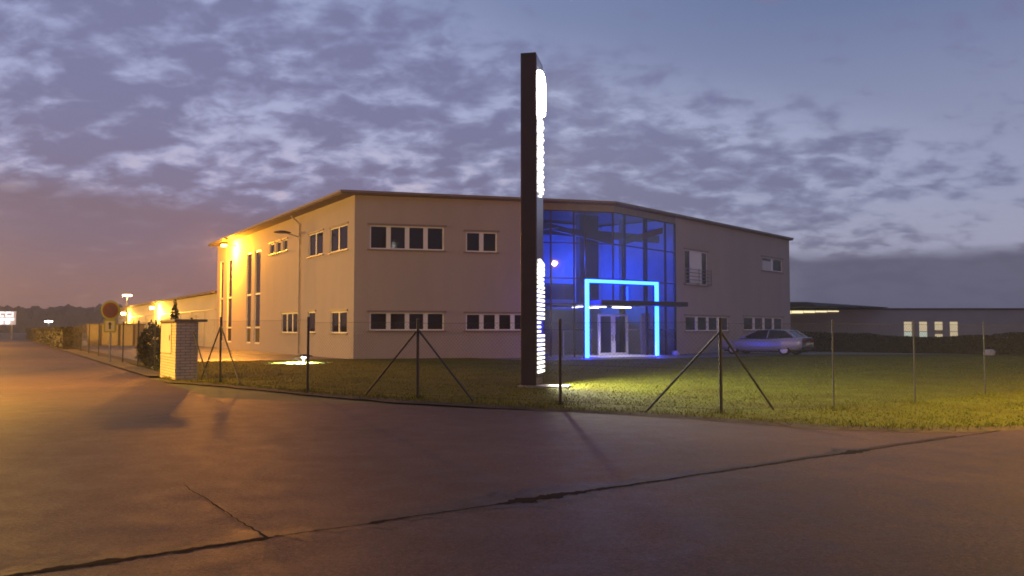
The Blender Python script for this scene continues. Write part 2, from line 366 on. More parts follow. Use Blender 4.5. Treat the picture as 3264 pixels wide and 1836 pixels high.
def window(P, Q, s0, s1, z0, z1, cols, rows=None, parent=None, border=0.07, mull=0.24, sill=True, blind=None, pane=None):
    d = (Q - P).normalized(); n = Vector((d.y, -d.x, 0))
    def pt(s, z, o): return P + d * s + UZ * z + n * o
    g0, g1 = -0.12, -0.035; f = MB(); th = n * (g1 - g0)
    def bar(a, b_, c, e): f.obox(pt(a, c, g0), d * (b_ - a), th, UZ * (e - c))
    bar(s0, s1, z0, z0 + border); bar(s0, s1, z1 - border, z1)
    bar(s0, s0 + border, z0 + border, z1 - border); bar(s1 - border, s1, z0 + border, z1 - border)
    cs = [s0 + border]
    for i in range(1, cols):
        x = s0 + (s1 - s0) * i / cols; bar(x - mull / 2, x + mull / 2, z0 + border, z1 - border); cs += [x - mull / 2, x + mull / 2]
    cs.append(s1 - border)
    for r in rows or []:
        for i in range(cols): bar(cs[2 * i], cs[2 * i + 1], r - .06, r + .06)
    w = f.build('window', M['white'], parent)
    for i in range(cols):
        a, c = cs[2 * i] - .01, cs[2 * i + 1] + .01; k0, k1, k2 = (random.uniform(-.008, .008) for _ in range(3))
        p = MB(); p.quad(pt(a, z0 + .02, -.085 + k0), pt(c, z0 + .02, -.085 + k1), pt(c, z1 - .02, -.085 + k1 + k2), pt(a, z1 - .02, -.085 + k0 + k2)); p.build('pane', pane or M['pane'], w)
    if sill:
        q = MB(); q.obox(pt(s0 - .12, z0 - .06, -.03), d * (s1 - s0 + .24), n * .12, UZ * .055); q.build('sill', M['sill'], w)
        q = MB(); q.obox(pt(s0 - .14, z1 + .01, .003), d * (s1 - s0 + .28), n * .06, UZ * .09); q.build('lintel', M['sill'], w)
    for i in blind or []:
        q = MB(); q.obox(pt(cs[2 * i] + .002, z0 + border + .02, -.08), d * (cs[2 * i + 1] - cs[2 * i] - .004), n * .012, UZ * (z1 - z0 - 2 * border - .2)); q.build('blind', M['blind'], w)
    return w
M['blind'] = mat('pale_blind', (0.62, 0.63, 0.66), 0.6)
LAB = (B - A).length; LBC = (C - B).length; LAD = (A - D).length
GA = 10.0; GB = 6.88      # atrium glazing: from s=GA on the left wing, up to s=GB on the right wing
abw = [(0.80, 4.80, 5.90, 7.18, 4, None), (6.02, 7.77, 5.87, 6.98, 2, None), (0.83, 4.82, 1.55, 2.52, 4, None), (6.03, 9.55, 1.55, 2.48, 4, None)]
wall_mesh(A, A + (B - A).normalized() * GA, [w[:4] for w in abw], 0, H - .18).build('front_wall', M['plaster'], bld)
for w in abw: window(A, B, w[0], w[1], w[2], w[3], w[4], parent=bld)
bcw = [(8.05, 11.1, 4.55, 6.80, 2), (8.07, 14.08, 1.5, 2.48, 4), (16.5, 23.3, 1.55, 2.52, 4), (19.75, 23.4, 6.1, 7.1, 2)]
P0 = B + (C - B).normalized() * GB
wall_mesh(P0, C, [(w[0] - GB, w[1] - GB, w[2], w[3]) for w in bcw], 0, H - .18).build('right_wall', M['plaster'], bld)
for i, w in enumerate(bcw):
    wo = window(B, C, *w, parent=bld, mull=1.6 if i == 0 else 0.34, blind=[0] if i == 3 else None)
    if i == 0:
        d = (C - B).normalized(); n = Vector((d.y, -d.x, 0)); r = MB()
        for z in (4.62, 4.85, 5.08, 5.31, 5.54): r.tube(B + d * 7.85 + n * .18 + UZ * z, B + d * 11.3 + n * .18 + UZ * z, .022, n=6)
        for s in (7.85, 9.6, 11.3): r.tube(B + d * s + n * .18 + UZ * 4.5, B + d * s + n * .18 + UZ * 5.6, .025, n=6); r.tube(B + d * s + UZ * 4.6, B + d * s + n * .18 + UZ * 4.6, .02, n=6)
        r.build('balcony_railing', M['sill'], bld)
def sa(s): return LAD - s
adw = [(4.98, 7.55, 6.0, 7.38, 2), (1.03, 3.76, 5.95, 7.34, 2), (14.9, 16.0, 6.8, 7.55, 1), (13.4, 14.4, 6.8, 7.55, 1), (11.9, 12.9, 6.8, 7.55, 1),
       (9.5, 13.0, 1.38, 2.68, 3), (6.2, 7.5, 1.41, 2.66, 1), (0.99, 3.5, 1.4, 2.6, 2)]
tall = [(20.75, 22.1), (18.3, 19.8), (29.7, 30.9), (26.7, 28.3)]
holes = [(sa(b_), sa(a), z0, z1) for a, b_, z0, z1, c in adw] + [(sa(b_), sa(a), .56, 7.4) for a, b_ in tall]
wall_mesh(D, A, holes, 0, H - .18, rev=0.22).build('side_wall', M['plaster'], bld)
for a, b_, z0, z1, c in adw: window(D, A, sa(b_), sa(a), z0, z1, c, parent=bld, mull=.16)
for a, b_ in tall: window(D, A, sa(b_), sa(a), .56, 7.4, 1, rows=[1.75, 4.2], parent=bld, border=.12, sill=False)
b = wall_mesh(C, E2, [], 0, H - .18); b2 = wall_mesh(E2, D, [], 0, H - .18); b.add(b2.v, b2.f); b.build('rear_wall', M['plaster'], bld)
# roof slab: small front overhang, deep eave on the side facing the left road
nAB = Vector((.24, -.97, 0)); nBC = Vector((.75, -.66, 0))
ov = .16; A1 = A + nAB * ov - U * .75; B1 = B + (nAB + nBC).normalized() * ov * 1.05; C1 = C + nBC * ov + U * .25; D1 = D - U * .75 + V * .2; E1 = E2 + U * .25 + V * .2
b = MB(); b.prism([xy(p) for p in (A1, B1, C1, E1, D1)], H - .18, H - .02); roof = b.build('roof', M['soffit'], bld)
b = MB()
loop = [A1, B1, C1, E1, D1]
for i in range(5):
    p, q = loop[i], loop[(i + 1) % 5]; d = (q - p).normalized(); n = Vector((d.y, -d.x, 0))
    b.obox(p + n * .003 + UZ * (H - .10), q - p, n * .05, UZ * .11)
b.build('fascia', M['trim'], roof)
for s, dz in ((24.3, .8), (22.4, .55)):
    b = MB(); p = A + V * s + U * 1.2; b.tube(p + UZ * (H - .03), p + UZ * (H + dz), .11, n=10); b.tube(p + UZ * (H + dz), p + UZ * (H + dz + .1), .16, n=10); b.build('vent_pipe', M['steel'], roof)
dp = A + V * 9.1 - U * .09
b = MB(); b.tube(dp - U * .55 + UZ * (H - .28), dp + UZ * (H - .75), .055); b.tube(dp + UZ * (H - .75), dp + UZ * .05, .055)
for z in (1.0, 3.0, 5.0, 7.0): b.tube(dp + UZ * z, dp + UZ * (z + .05), .075)
b.build('downpipe', M['hall'], bld)

# atrium: glass grid of the fold, mullions, interior
dAB = (B - A).normalized(); dBC = (C - B).normalized()
PL = Vector((4.105, 45.3, 0)) ; PW = 5.43; PH = 4.40          # light portal: left foot, width, height
PU = Vector((.838, .546, 0)).normalized(); PN = Vector((PU.y, -PU.x, 0))
cw = MB(); cw_entry = 3.05
def glaze(P, d, s0, s1, z0, z1): cw.quad(P + d * s0 + UZ * z0, P + d * s1 + UZ * z0, P + d * s1 + UZ * z1, P + d * s0 + UZ * z1)
ea, eb = LAB - 1.75, 3.35     # the open entrance under the canopy
TOP = H - .62
for P, d, s0, s1 in ((A, dAB, GA, LAB), (B, dBC, 0, GB)): glaze(P, d, s0, s1, cw_entry, TOP)
glaze(A, dAB, GA, ea, .04, cw_entry); glaze(B, dBC, eb, GB, .04, cw_entry)
curtain = cw.build('curtain_glass', M['glass'], bld)
b = MB()
def vbar(P, d, s, z0, z1, w=.07): n = Vector((d.y, -d.x, 0)); b.obox(P + d * (s - w / 2) - n * .10 + UZ * z0, d * w, n * .13, UZ * (z1 - z0))
def hbar(P, d, s0, s1, z, h=.06): n = Vector((d.y, -d.x, 0)); b.obox(P + d * s0 - n * .085 + UZ * (z - h / 2), d * (s1 - s0), n * .11, UZ * h)
for s in (GA + .04, 10.89, 12.27, ea, 14.62): vbar(A, dAB, s, .04 if s <= ea else cw_entry, TOP)
for s in (1.1, 3.21, eb + .1, 5.66, GB - .04): vbar(B, dBC, s, .04 if s > eb else cw_entry, TOP)
for P, d, s0, s1 in ((A, dAB, GA, LAB - .03), (B, dBC, .03, GB)):
    for z in (cw_entry, 4.5, 6.5, TOP): hbar(P, d, s0, s1, z)
hbar(A, dAB, GA, ea, 1.58, .05); hbar(B, dBC, eb, GB, 1.58, .05)
b.build('mullion', M['mull'], curtain)
b = MB()
for P, d, s0, s1 in ((A, dAB, GA, LAB), (B, dBC, 0, GB)): glz = P + d * s0 + UZ * TOP; n = Vector((d.y, -d.x, 0)); b.obox(glz - n * .2, d * (s1 - s0), n * .19, UZ * (H - .19 - TOP))
b.build('spandrel', M['trim'], bld)
def W(w, n, z=0.0): return PL + PU * w - PN * n + UZ * z          # portal frame: w along, n inwards
def slab(w0, w1, n0, n1, z0, z1): bb = MB(); bb.obox(W(w0, n0, z0), PU * (w1 - w0), -PN * (n1 - n0), UZ * (z1 - z0)); return bb
# interior
bb = MB(); bb.prism([xy(A + dAB * GA), xy(B), xy(P0), xy(P0 - nBC * 8), xy(W(2.5, 9)), xy(A + dAB * GA - nAB * 8)], .032, .06); bb.build('atrium_floor', M['concrete'], bld)
b = MB()
b.obox(A + dAB * (GA - .02) - nAB * .2, -nAB * 8.5, -dAB * .15, UZ * (H - .3)); b.obox(P0 + dBC * .05 - nBC * .2, -nBC * 8.5, dBC * .15, UZ * (H - .3))
b.obox(W(-6, 7.6, .06), PU * 16, -PN * .2, UZ * (H - .4)); b.build('partition_wall', M['interior'], bld)
slab(2.4, 3.85, 3.6, 4.0, 3.13, H - .3).build('atrium_column', M['dark'], bld)
slab(5.75, 6.0, 3.6, 3.9, .06, H - .3).build('atrium_column', M['dark'], bld)
slab(-1.0, 2.6, 4.4, 7.5, 3.15, 3.42).build('gallery_floor', M['interior'], bld)
slab(-1.0, 2.6, 4.40, 4.44, 3.43, 4.4).build('gallery_parapet', M['dark'], bld)
slab(-1.6, 8.2, 2.8, 3.1, 7.15, 7.6).build('roof_beam', M['dark'], bld)
b = MB(); b.obox(W(3.6, 1.0, 6.6), PU * 3.2 + UZ * .9, -PN * .3, UZ * .35); b.obox(W(-1.6, 2.2, 7.5), PU * 5.4 - UZ * .75, -PN * .3, UZ * .3); b.build('roof_beam', M['dark'], bld)
def sail(w, n, z, L, wd, rz):
    bb = MB(); k = 14; pts = []
    for i in range(k):
        t = 2 * math.pi * i / k; p = Vector((math.cos(t) * L, math.sin(t) * wd, 0)); p = Matrix.Rotation(rz, 3, 'Z') @ p
        pts.append(W(w + p.x, n + p.y, z + p.x * .14))
    bb.add(pts + [p + UZ * .06 for p in pts], [tuple(range(k)), tuple(range(2 * k - 1, k - 1, -1))] + [(i, k + i, k + (i + 1) % k, (i + 1) % k) for i in range(k)])
    bb.build('ceiling_sail', M['interior'], bld)
sail(-.9, 3.4, 6.9, .7, .6, .3); sail(.2, 5.6, 6.9, .9, .8, .2); sail(-.6, 2.6, 7.4, .7, .5, .1); sail(1.2, 4.8, 7.35, 1.0, .7, .3); sail(1.9, 5.6, 7.15, .9, .6, .2)
slab(.6, 7.0, 1.2, 7.4, 3.06, 3.13).build('entrance_ceiling', M['interior'], bld)
b = MB()
for w, n, L in ((1.62, 2.8, .7), (2.45, 4.4, .35), (2.9, 2.8, .72), (3.75, 4.4, .6), (4.5, 3.0, 1.2)):
    b = MB(); b.obox(W(w, n, 2.94), PU * L + PN * L * .25, -PN * .09, UZ * .05); b.build('ceiling_tube', M['tube'], bld)
# inner double door
dn = 2.6
doors = MB()
def dbar(w0, w1, z0, z1, t=.10): doors.obox(W(w0, dn, z0), PU * (w1 - w0), -PN * t, UZ * (z1 - z0))
w0, w1 = 3.0, 5.35; wm = (w0 + w1) / 2
dbar(w0, w0 + .16, .06, 2.55); dbar(w1 - .16, w1, .06, 2.55); dbar(wm - .16, wm + .16, .06, 2.42); dbar(w0 + .16, w1 - .16, 2.42, 2.55); dbar(w0 + .16, wm - .16, .06, .2); dbar(wm + .16, w1 - .16, .06, .2)
dr = doors.build('entrance_door', M['door'], bld)
b = MB(); b.quad(W(w0, dn + .05, .1), W(w1, dn + .05, .1), W(w1, dn + .05, 2.4), W(w0, dn + .05, 2.4)); b.build('pane', M['glass'], dr)
b = MB()
for s in (-.1, .1): b.tube(W(wm + s, dn - .06, .9), W(wm + s, dn - .06, 1.3), .018, n=8)
b.build('handle', M['steel'], dr)
b = MB(); b.obox(W(-1.7, 2.9, 1.55), PU * 4.5, -PN * .05, UZ * .06); b.build('handrail', M['door'], bld); b = MB(); b.obox(W(w1 + .1, 2.9, 1.55), PU * 1.0, -PN * .05, UZ * .06)
b.build('handrail', M['door'], bld)
for w in (-.9, .6, 2.1): b = MB(); b.obox(W(w, 2.9, .06), PU * .05, -PN * .05, UZ * 1.487); b.build('rail_post', M['door'], bld)
b = MB()
for i in range(22): b.tube(W(6.35 + i * .035, 2.55 + .05 * math.sin(i * 1.9), .08), W(6.35 + i * .035, 2.55 + .05 * math.sin(i * 1.9), 2.6), .035, n=5)
b.build('curtain', M['interior'], bld)
slab(-1.6, -1.1, 3.0, 3.1, .06, 1.4).build('curtain', M['interior'], bld)
slab(.42, 7.04, -.85, .25, 2.96, 3.23).build('entrance_canopy', M['mull'], bld, bevel=.02)
slab(.3, 5.3, -.9, 2.5, .06, .075).build('entrance_step', M['blind'], bld)  # near-white colour puts the glow of the lit entrance floor into the slab

# ------------------------------------------------------------------ glowing portal
po = empty('light_portal', PL, math.atan2(PU.y, PU.x), 'rectangular bright blue glowing portal frame around the glass entrance', 'light frame')
pw = .20
b = MB(); b.box(0, pw, -.06, .10, .03, PH); b.build('upright', M['neon'], po, bevel=.03)
b = MB(); b.box(PW - pw, PW, -.06, .10, .03, PH); b.build('upright', M['neon'], po, bevel=.03)
b = MB(); b.box(pw + .002, PW - pw - .002, -.06, .10, PH - .17, PH); b.build('crossbar', M['neon'], po, bevel=.03)
b = MB(); b.box(-.02, pw + .02, .101, .22, .03, PH + .02); b.box(PW - pw - .02, PW + .02, .101, .22, .03, PH + .02); b.box(pw + .02, PW - pw - .02, .101, .22, PH - .22, PH + .02); b.build('back_frame', M['mull'], po)

# ------------------------------------------------------------------ sign pylon
py_d = Vector((.215, 1.06, 0)).normalized(); py_n = Vector((py_d.y, -py_d.x, 0))
pyl = empty('sign_pylon', (.665, 22.0, 0), math.atan2(py_d.y, py_d.x), 'tall dark slab sign pylon with glowing white lettering down its narrow face', 'sign')
# local: x along the lit face (away from the camera), -y out of the lit face, thickness along +y
PZ = 9.2; FL = 1.12
b = MB(); b.box(0, FL, .012, .44, .10, PZ); b.build('body', M['pylon'], pyl, bevel=.015)
b = MB(); b.box(.03, FL - .03, -.004, .010, .30, PZ - .05); b.build('front_panel', M['pylonface'], pyl)
b = MB(); b.box(-.12, .62, -.85, .5, -.02, .09); b.build('base_slab', M['concrete'], pyl)
def pill(bb, x0, x1, z0, z1, y=-.05):
    bb.box(x0, x1, y, -.004, z0, z1)
b = MB(); n = 20; pts = []
zc0, zc1, xc = 7.55, 8.82, FL / 2
prof = []
for i in range(n):
    t = 2 * math.pi * i / n; ct, st = math.cos(t), math.sin(t)
    prof.append((xc + (FL / 2 - .06) * math.copysign(abs(ct) ** .6, ct), (zc0 + zc1) / 2 + (zc1 - zc0) / 2 * math.copysign(abs(st) ** .6, st)))
vsx = [(p[0], -.005, p[1]) for p in prof] + [(xc + (p[0] - xc) * .9, -.10, (zc0 + zc1) / 2 + (p[1] - (zc0 + zc1) / 2) * .94) for p in prof]
b.add(vsx, [(i, (i + 1) % n, n + (i + 1) % n, n + i) for i in range(n)] + [tuple(range(n, 2 * n))]); b.build('lit_emblem', M['led'], pyl)
b = MB(); rr = random.Random(4); z = 5.28; i = 0
while z < 7.5:
    h = .062; x0 = .10 + .10 * (i % 3); x1 = FL - .10 - .10 * ((i + 1) % 3)
    if i < 2: b.box(.45, .62, -.05, -.004, z, z + .05) if i == 0 else (b.box(.2, .42, -.05, -.004, z, z + h), b.box(.62, .9, -.05, -.004, z, z + h))
    else:
        g = .02 if i % 4 else .22; xm = (x0 + x1) / 2
        b.box(x0, xm - g / 2, -.05, -.004, z, z + h); b.box(xm + g / 2, x1, -.05, -.004, z + .012, z + h + .012)
    z += .118; i += 1
b.build('lit_lettering', M['ledtext'], pyl)
b = MB(); z = .42; i = 0
while z < 3.55:
    x0, x1 = .08, FL - .06
    if i in (9, 10, 11): b.box(.1, .42, -.05, -.004, z, z + .06)
    elif i in (20, 21): b.box(.12, .5, -.05, -.004, z, z + .07); b.box(.6, .95, -.05, -.004, z - .02, z + .055)
    elif i > 22: b.obox((x0 + (i - 22) * .10, -.05, z), (x1 - x0 - (i - 22) * .10, 0, -.10), (0, .046, 0), (0, 0, .07))
    else: b.box(x0, x1, -.05, -.004, z, z + .062)
    z += .122; i += 1
b.build('lit_lettering', M['ledtext'], pyl)

for z_, p_ in ((.75, 900), (1.9, 1300), (3.1, 1300), (6.3, 1600), (8.2, 2000)): add_light('lettering_light', (FL / 2, -.13, z_), p_, (1, .97, .80), .08, pyl, spot=R(165), rot=(R(-90), 0, 0))

# ------------------------------------------------------------------ chain link fences
def wire_mesh(bb, P, Q, h, z0=.06, pitch=.085):
    d = Q - P; L = d.length; d.normalize(); n = Vector((d.y, -d.x, 0)); k = int((L + h) / pitch)
    for sgn in (1, -1):
        for i in range(k):
            s = -h + i * pitch + .01
            a0, a1 = max(s, 0), min(s + h, L)
            if a1 - a0 < .02: continue
            za, zb = (a0 - s), (a1 - s)
            if sgn < 0: za, zb = h - za, h - zb
            o = n * (.004 * sgn)
            bb.tube(P + d * a0 + UZ * (z0 + za) + o, P + d * a1 + UZ * (z0 + zb) + o, .0014, n=3, caps=False)
def fence(name, label, pts, hs, braced, rail=True):
    f = empty(name, pts[0], 0, label, 'fence'); o = pts[0]
    for p, h, br in zip(pts, hs, braced):
        q = p - o; b = MB(); pr = .015 if name == 'boundary_fence' else .032; b.tube(q, q + UZ * h, pr, n=10); b.lathe([(pr + .004, 0), (pr + .002, .025), (.0, .04)], q + UZ * h, n=10); pst = b.build('post', M['post'], f) if not (name == 'boundary_fence' and p is pts[0]) else None
        for t in br:
            b = MB(); b.tube(q + UZ * (h - .22), t - o + UZ * .02, .022, n=8); b.build('brace', M['post'], pst)
    b = MB(); w = MB()
    for p, q, h, h2 in zip(pts, pts[1:], hs, hs[1:]):
        hh = min(h, h2) - .1; wire_mesh(b, p - o, q - o, hh)
        for z in (.08, .5 * (hh), hh + .05): w.tube(p - o + UZ * z, q - o + UZ * z, .0035, n=4, caps=False)
    b.build('wire_mesh', M['galv'], f); w.build('tension_wire', M['galv'], f)
    return f
P3 = [Vector((p[0], p[1], .04)) for p in FP]
dF = (P3[2] - P3[1]).normalized(); dR = (P3[6] - P3[4]).normalized()
start = Vector((-10.05, 25.6, .04))
pts = [start, P3[0], P3[1], P3[2], P3[3], P3[4]]
def gz(x, y): return Vector((x, y, .04))
fence('chain_link_fence', 'chain link fence with braced dark posts running before the lawn to the bright pylon', pts, [1.9, 1.9, 1.85, 1.78, 1.75, 1.75],
      [[start + (P3[0] - start).normalized() * 1.2], [gz(-9.6, 25.3), gz(-7.7, 23.2)], [], [gz(-3.45, 19.3), gz(-.85, 17.75)], [], [gz(2.55, 15.55), gz(5.05, 15.85)]])
fence('boundary_fence', 'thin chain link fence receding over the dim right hand lawn', [P3[4] + (P3[5] - P3[4]) * .03, P3[5], P3[6], P3[7], P3[8], gz(17.3, 23.6)], [1.72] * 6, [[]] * 6)
lf = [uv(5.1, v, .04) for v in (29.75, 33.5, 38, 43, 48.5, 54, 60, 66, 73)]
fence('roadside_fence', 'dim mesh fence running from the brick pillar along the left road', lf, [1.9] * 9, [[]] * 9)

# ------------------------------------------------------------------ brick meter pillar
pil = empty('brick_pillar', uv(4.66, 26.85), math.atan2(U.y, U.x), 'cream brick meter pillar with pale door and dark cap slab by the road', 'pillar')
# local: x = U, y = V
b = MB(); b.box(0, .66, 0, 2.7, 0, 1.84); b.build('brick_body', M['brick'], pil, bevel=.006)
b = MB(); b.box(-.025, -.001, .7, 2.55, .85, 1.78); b.build('cabinet_door', M['panel'], pil, bevel=.008)
b = MB(); b.tube((-.045, .82, 1.25), (-.045, .82, 1.42), .012, n=6); b.build('handle', M['steel'], pil)
b = MB(); b.box(-.06, .92, -.07, 2.78, 1.842, 1.92); b.build('cap_slab', M['cap'], pil, bevel=.01)

# ------------------------------------------------------------------ leafy things
def leaves(name, m, sampler, n, size, parent=None, rnd=None):
    rnd = rnd or random.Random(1); v, f = [], []
    for _ in range(n):
        p = sampler(rnd); s = size * rnd.uniform(.6, 1.4)
        a = Vector((rnd.gauss(0, 1), rnd.gauss(0, 1), rnd.gauss(0, 1))).normalized(); bq = a.orthogonal().normalized(); bq.rotate(Matrix.Rotation(rnd.uniform(0, 6.28), 3, a)); c = a.cross(bq)
        k = len(v); v += [tuple(p - bq * s), tuple(p + c * s * .55), tuple(p + bq * s), tuple(p - c * s * .55)]; f.append((k, k + 1, k + 2, k + 3))
    bb = MB(); bb.v, bb.f = v, f
    return bb.build(name, m, parent)
def hedge(name, label, P, Q, h, w, n, size, m, hfun=None):
    o = P.copy(); d = Q - P; L = d.length; d.normalize(); nn = Vector((d.y, -d.x, 0))
    he = empty(name, o, 0, label, 'hedge')
    def samp(r):
        s = r.uniform(0, L); hh = (hfun(s) if hfun else h) * (1 + .09 * mnoise.noise(Vector((s * .8, 1, 5))) + .05 * mnoise.noise(Vector((s * 3, 2, 5))))
        if r.random() < .5: z, t = hh * (1 - abs(r.gauss(0, .05))), r.uniform(-1, 1)
        else: z, t = hh * r.uniform(.03, 1), (1 if r.random() < .85 else -1) * (1 - abs(r.gauss(0, .12)))
        if r.random() < .03: s = abs(r.gauss(0, .12)) if r.random() < .5 else L - abs(r.gauss(0, .12)); t = r.uniform(-1, 1)
        return d * s + nn * (t * w / 2) + UZ * z
    leaves('foliage', m, samp, n, size, he, random.Random(8))
    bb = MB(); k = max(4, int(L / .8))
    for i in range(k):
        s0, s1 = .4 + (L - .8) * i / k, .4 + (L - .8) * (i + 1) / k; hh = (hfun(s0) if hfun else h) * .88 * (1 + .09 * mnoise.noise(Vector((s0 * .8, 1, 5))))
        bb.obox(d * (s0 + .01) - nn * (w * .38), d * (s1 - s0), nn * w * .76, UZ * hh)
    bb.build('branches', m, he)
    return he
hedge('clipped_hedge', 'long clipped hedge beside the left road, dim brown in lamp glow', uv(5.0, 74), uv(5.0, 166), 1.72, 1.5, 22000, .10, M['leaf'])
hedge('dark_hedge', 'dark untrimmed hedge behind the parked silver car and right lawn', Vector((19.5, 61.5, 0)), Vector((42, 42.5, 0)), 1.6, 1.4, 26000, .09, M['leafdark'], lambda s: 1.38 - .32 * math.exp(-((s - 10.5) / 4.0) ** 2) + .16 * max(0, min(1, (s - 15) / 5)))
bs = empty('garden_bush', (-14.55, 33.2, .04), 0, 'round dark bush left of the cream brick pillar', 'bush', 'bushes by the roadside fence')
def bsamp(r):
    while True:
        p = Vector((r.uniform(-1, 1), r.uniform(-1, 1), r.uniform(-1, 1)))
        if .45 < p.length < 1: break
    q = 1 + .25 * mnoise.noise(p * 2.2)
    return Vector((p.x * .62 * q, p.y * .62 * q, .95 + p.z * .88 * q))
leaves('foliage', M['leafdark'], bsamp, 3200, .055, bs)
b = MB()
for i in range(7): b.tube((0, 0, 0), (.4 * math.cos(i), .4 * math.sin(i), 1.2), .022, .006, n=5)
b.build('stem', M['bark'], bs)
bs2 = copy_tree(bs); bs2.location = uv(6.0, 38.5, .0); bs2.scale = (1.5, 1.2, .5); bs2['label'] = 'low spreading bush left of the taller round bush'
sp = empty('spruce_tree', (-12.35, 29.9, .04), 0, 'small dark spruce rising above the brick pillar cap', 'tree')
def ssamp(r):
    z = 2.62 * (1 - math.sqrt(r.random())) ; z = .25 + z * .93
    tier = .75 + .25 * math.cos(z * 17); rad = .95 * (1 - z / 2.75) * tier; a = r.uniform(0, 6.283); q = rad * math.sqrt(r.random())
    return Vector((q * math.cos(a), q * math.sin(a), z - .25 * q))
leaves('crown', M['needle'], ssamp, 3800, .045, sp)
b = MB(); b.tube((0, 0, 0), (0, 0, 2.5), .05, .008, n=7); b.build('trunk', M['bark'], sp)

# far wooded rise on the left, reading as one mass
rw = random.Random(21); v, f = [], []
def clump(c, rad):
    k = len(v)
    bmx = bmesh.new(); bmesh.ops.create_icosphere(bmx, subdivisions=2, radius=1)
    for q in bmx.verts:
        p = q.co.copy(); s = 1 + .35 * mnoise.noise(p * 1.7 + Vector(c)) + .2 * mnoise.noise(p * 4 + Vector(c)); p = Vector((p.x * rad[0], p.y * rad[0], p.z * rad[1])) * s
        v.append(tuple(Vector(c) + p))
    for fc in bmx.faces: f.append(tuple(k + q.index for q in fc.verts))
    bmx.free()
for i in range(420):
    t = rw.random(); Y = rw.uniform(400, 450); X = Y * (-.74 + .52 * t); hh = 12.6 + 1.5 * mnoise.noise(Vector((t * 9, 0, 1))) + rw.uniform(-1, 1) - 5 * max(0, t - .55)
    clump((X, Y, hh * .48), (rw.uniform(3.5, 6), hh * .52))
for i in range(70):
    Y = rw.uniform(260, 300); X = Y * rw.uniform(.30, .75); hh = rw.uniform(4, 6)
    clump((X, Y, hh * .45), (rw.uniform(4, 7), hh * .5))
b = MB(); b.v, b.f = v, f
tag(b.build('woods', M['wood']), 'far dark line of woods on the horizon', 'woods', kind='stuff')

# ------------------------------------------------------------------ lamps
# flood lamp on the side wall of the office
wl = empty('wall_lamp', A + V * 25.6 + UZ * 8.25, math.atan2(-U.y, -U.x), 'blazing orange sodium floodlight under the eave of the office side wall', 'wall lamp')
b = MB(); b.tube((0.002, 0, 0), (.75, 0, .12), .03); b.box(.002, .03, -.1, .1, -.12, .12); b.build('bracket', M['steel'], wl)
b = MB(); b.box(.70, 1.15, -.2, .2, .08, .26); b.build('housing', M['steel'], wl, bevel=.03)
b = MB(); b.box(.73, 1.12, -.17, .17, -.06, .078); b.build('lens', M['sodium'], wl, bevel=.03)
add_light('sodium_light', (.92, 0, -.22), 9000, (1, .36, .02), .18, wl)
fl = add_light('flood_light', (1.3, 0, -.1), 20000, (1, .33, .02), .40, wl, spot=R(27))
fl.rotation_euler = (wl.matrix_basis.to_3x3().inverted() @ Vector((17, -44, -7.6))).to_track_quat('-Z', 'Y').to_euler()
# unlit twin further along the wall
wd = empty('wall_lamp', A + V * 9.6 + UZ * 7.45, math.atan2(-U.y, -U.x), 'unlit dark flat lamp on an arm beside the downpipe of the side wall', 'wall lamp')
b = MB(); b.tube((.002, 0, 0), (1.1, .9, .1), .03); b.box(.002, .03, -.08, .08, -.1, .1); b.build('arm', M['sill'], wd)
b = MB(); b.lathe([(0, .13), (.2, .11), (.52, .02), (.54, 0), (.45, -.02), (0, -.03)], (1.35, 1.1, .08), n=20); b.build('lamp_head', M['steel'], wd, smooth=True)
# small wall lamps on the low hall
def small_wall_lamp(P, label, power, lens, size=.3, name='wall_lamp', lc=SODIUM):
    o = empty(name, P, math.atan2(-U.y, -U.x), label, 'wall lamp', 'floodlights on the low hall')
    b = MB(); b.tube((-.1, 0, .05), (.62, 0, .12), .03); b.box(.5, .5 + size * 1.2, -size * .6, size * .6, .10, .22); b.build('housing', M['steel'], o)
    b = MB(); b.box(.52, .5 + size * 1.15, -size * .55, size * .55, -size * .45, .098); b.build('lens', lens, o, bevel=.03)
    if power: add_light('sodium_light', (.75, 0, -size - .1), power, lc, .2, o)
    return o
hallP = lambda s, z, off=0: Vector((-26, 72, 0)) + V * s - U * off + UZ * z
small_wall_lamp(hallP(30.8, 4.25), 'orange floodlight splashing light down the low hall wall', 6000, M['sodium'], .45)
small_wall_lamp(hallP(57, 4.0), 'orange wall lamp partly behind the round road sign', 3000, M['sodiumfar'], .5)
def pole_lamp(P, h, label, lens, power, size=.35, c=SODIUM, arm=(0, 0), cat='street lamp', down=0):
    o = empty('street_lamp', P, 0, label, cat, 'street and yard lamps on poles')
    b = MB(); b.tube((0, 0, 0), (0, 0, h), .075, .045, n=10)
    ax, ay = arm
    b.tube((0, 0, h - .02), (ax, ay, h + .12), .035, n=8); b.build('pole', M['greypost'], o)
    b = MB(); b.box(ax - size, ax + size, ay - size * .55, ay + size * .55, h + .12, h + .26); b.build('lamp_head', M['steel'], o, bevel=.04)
    b = MB(); b.box(ax - size * .85, ax + size * .85, ay - size * .45, ay + size * .45, h + .118 - size * .38, h + .118); b.build('lens', lens, o, bevel=.03)
    if power: add_light('sodium_light', (ax, ay, h - .18), power, c, .22, o)
    if down: add_light('downward_light', (ax, ay, h - .16), down, c, .25, o, spot=R(136), rot=(0, 0, 0))
    return o
pole_lamp(Vector((-54.3, 115, 0)), 6.4, 'pole lamp standing above the low hall roofline', M['sodiumfar'], 3000, .62)
pole_lamp(Vector((-113.5, 200, 0)), 3.6, 'far white lamp glowing over the hedge', M['whitelens'], 2500, .85, (1, .85, .6))
pole_lamp(Vector((-24.9, 75.5, 0)), 5.3, 'small orange lamp where the low hall roof meets the office', M['sodiumfar'], 600, .22)
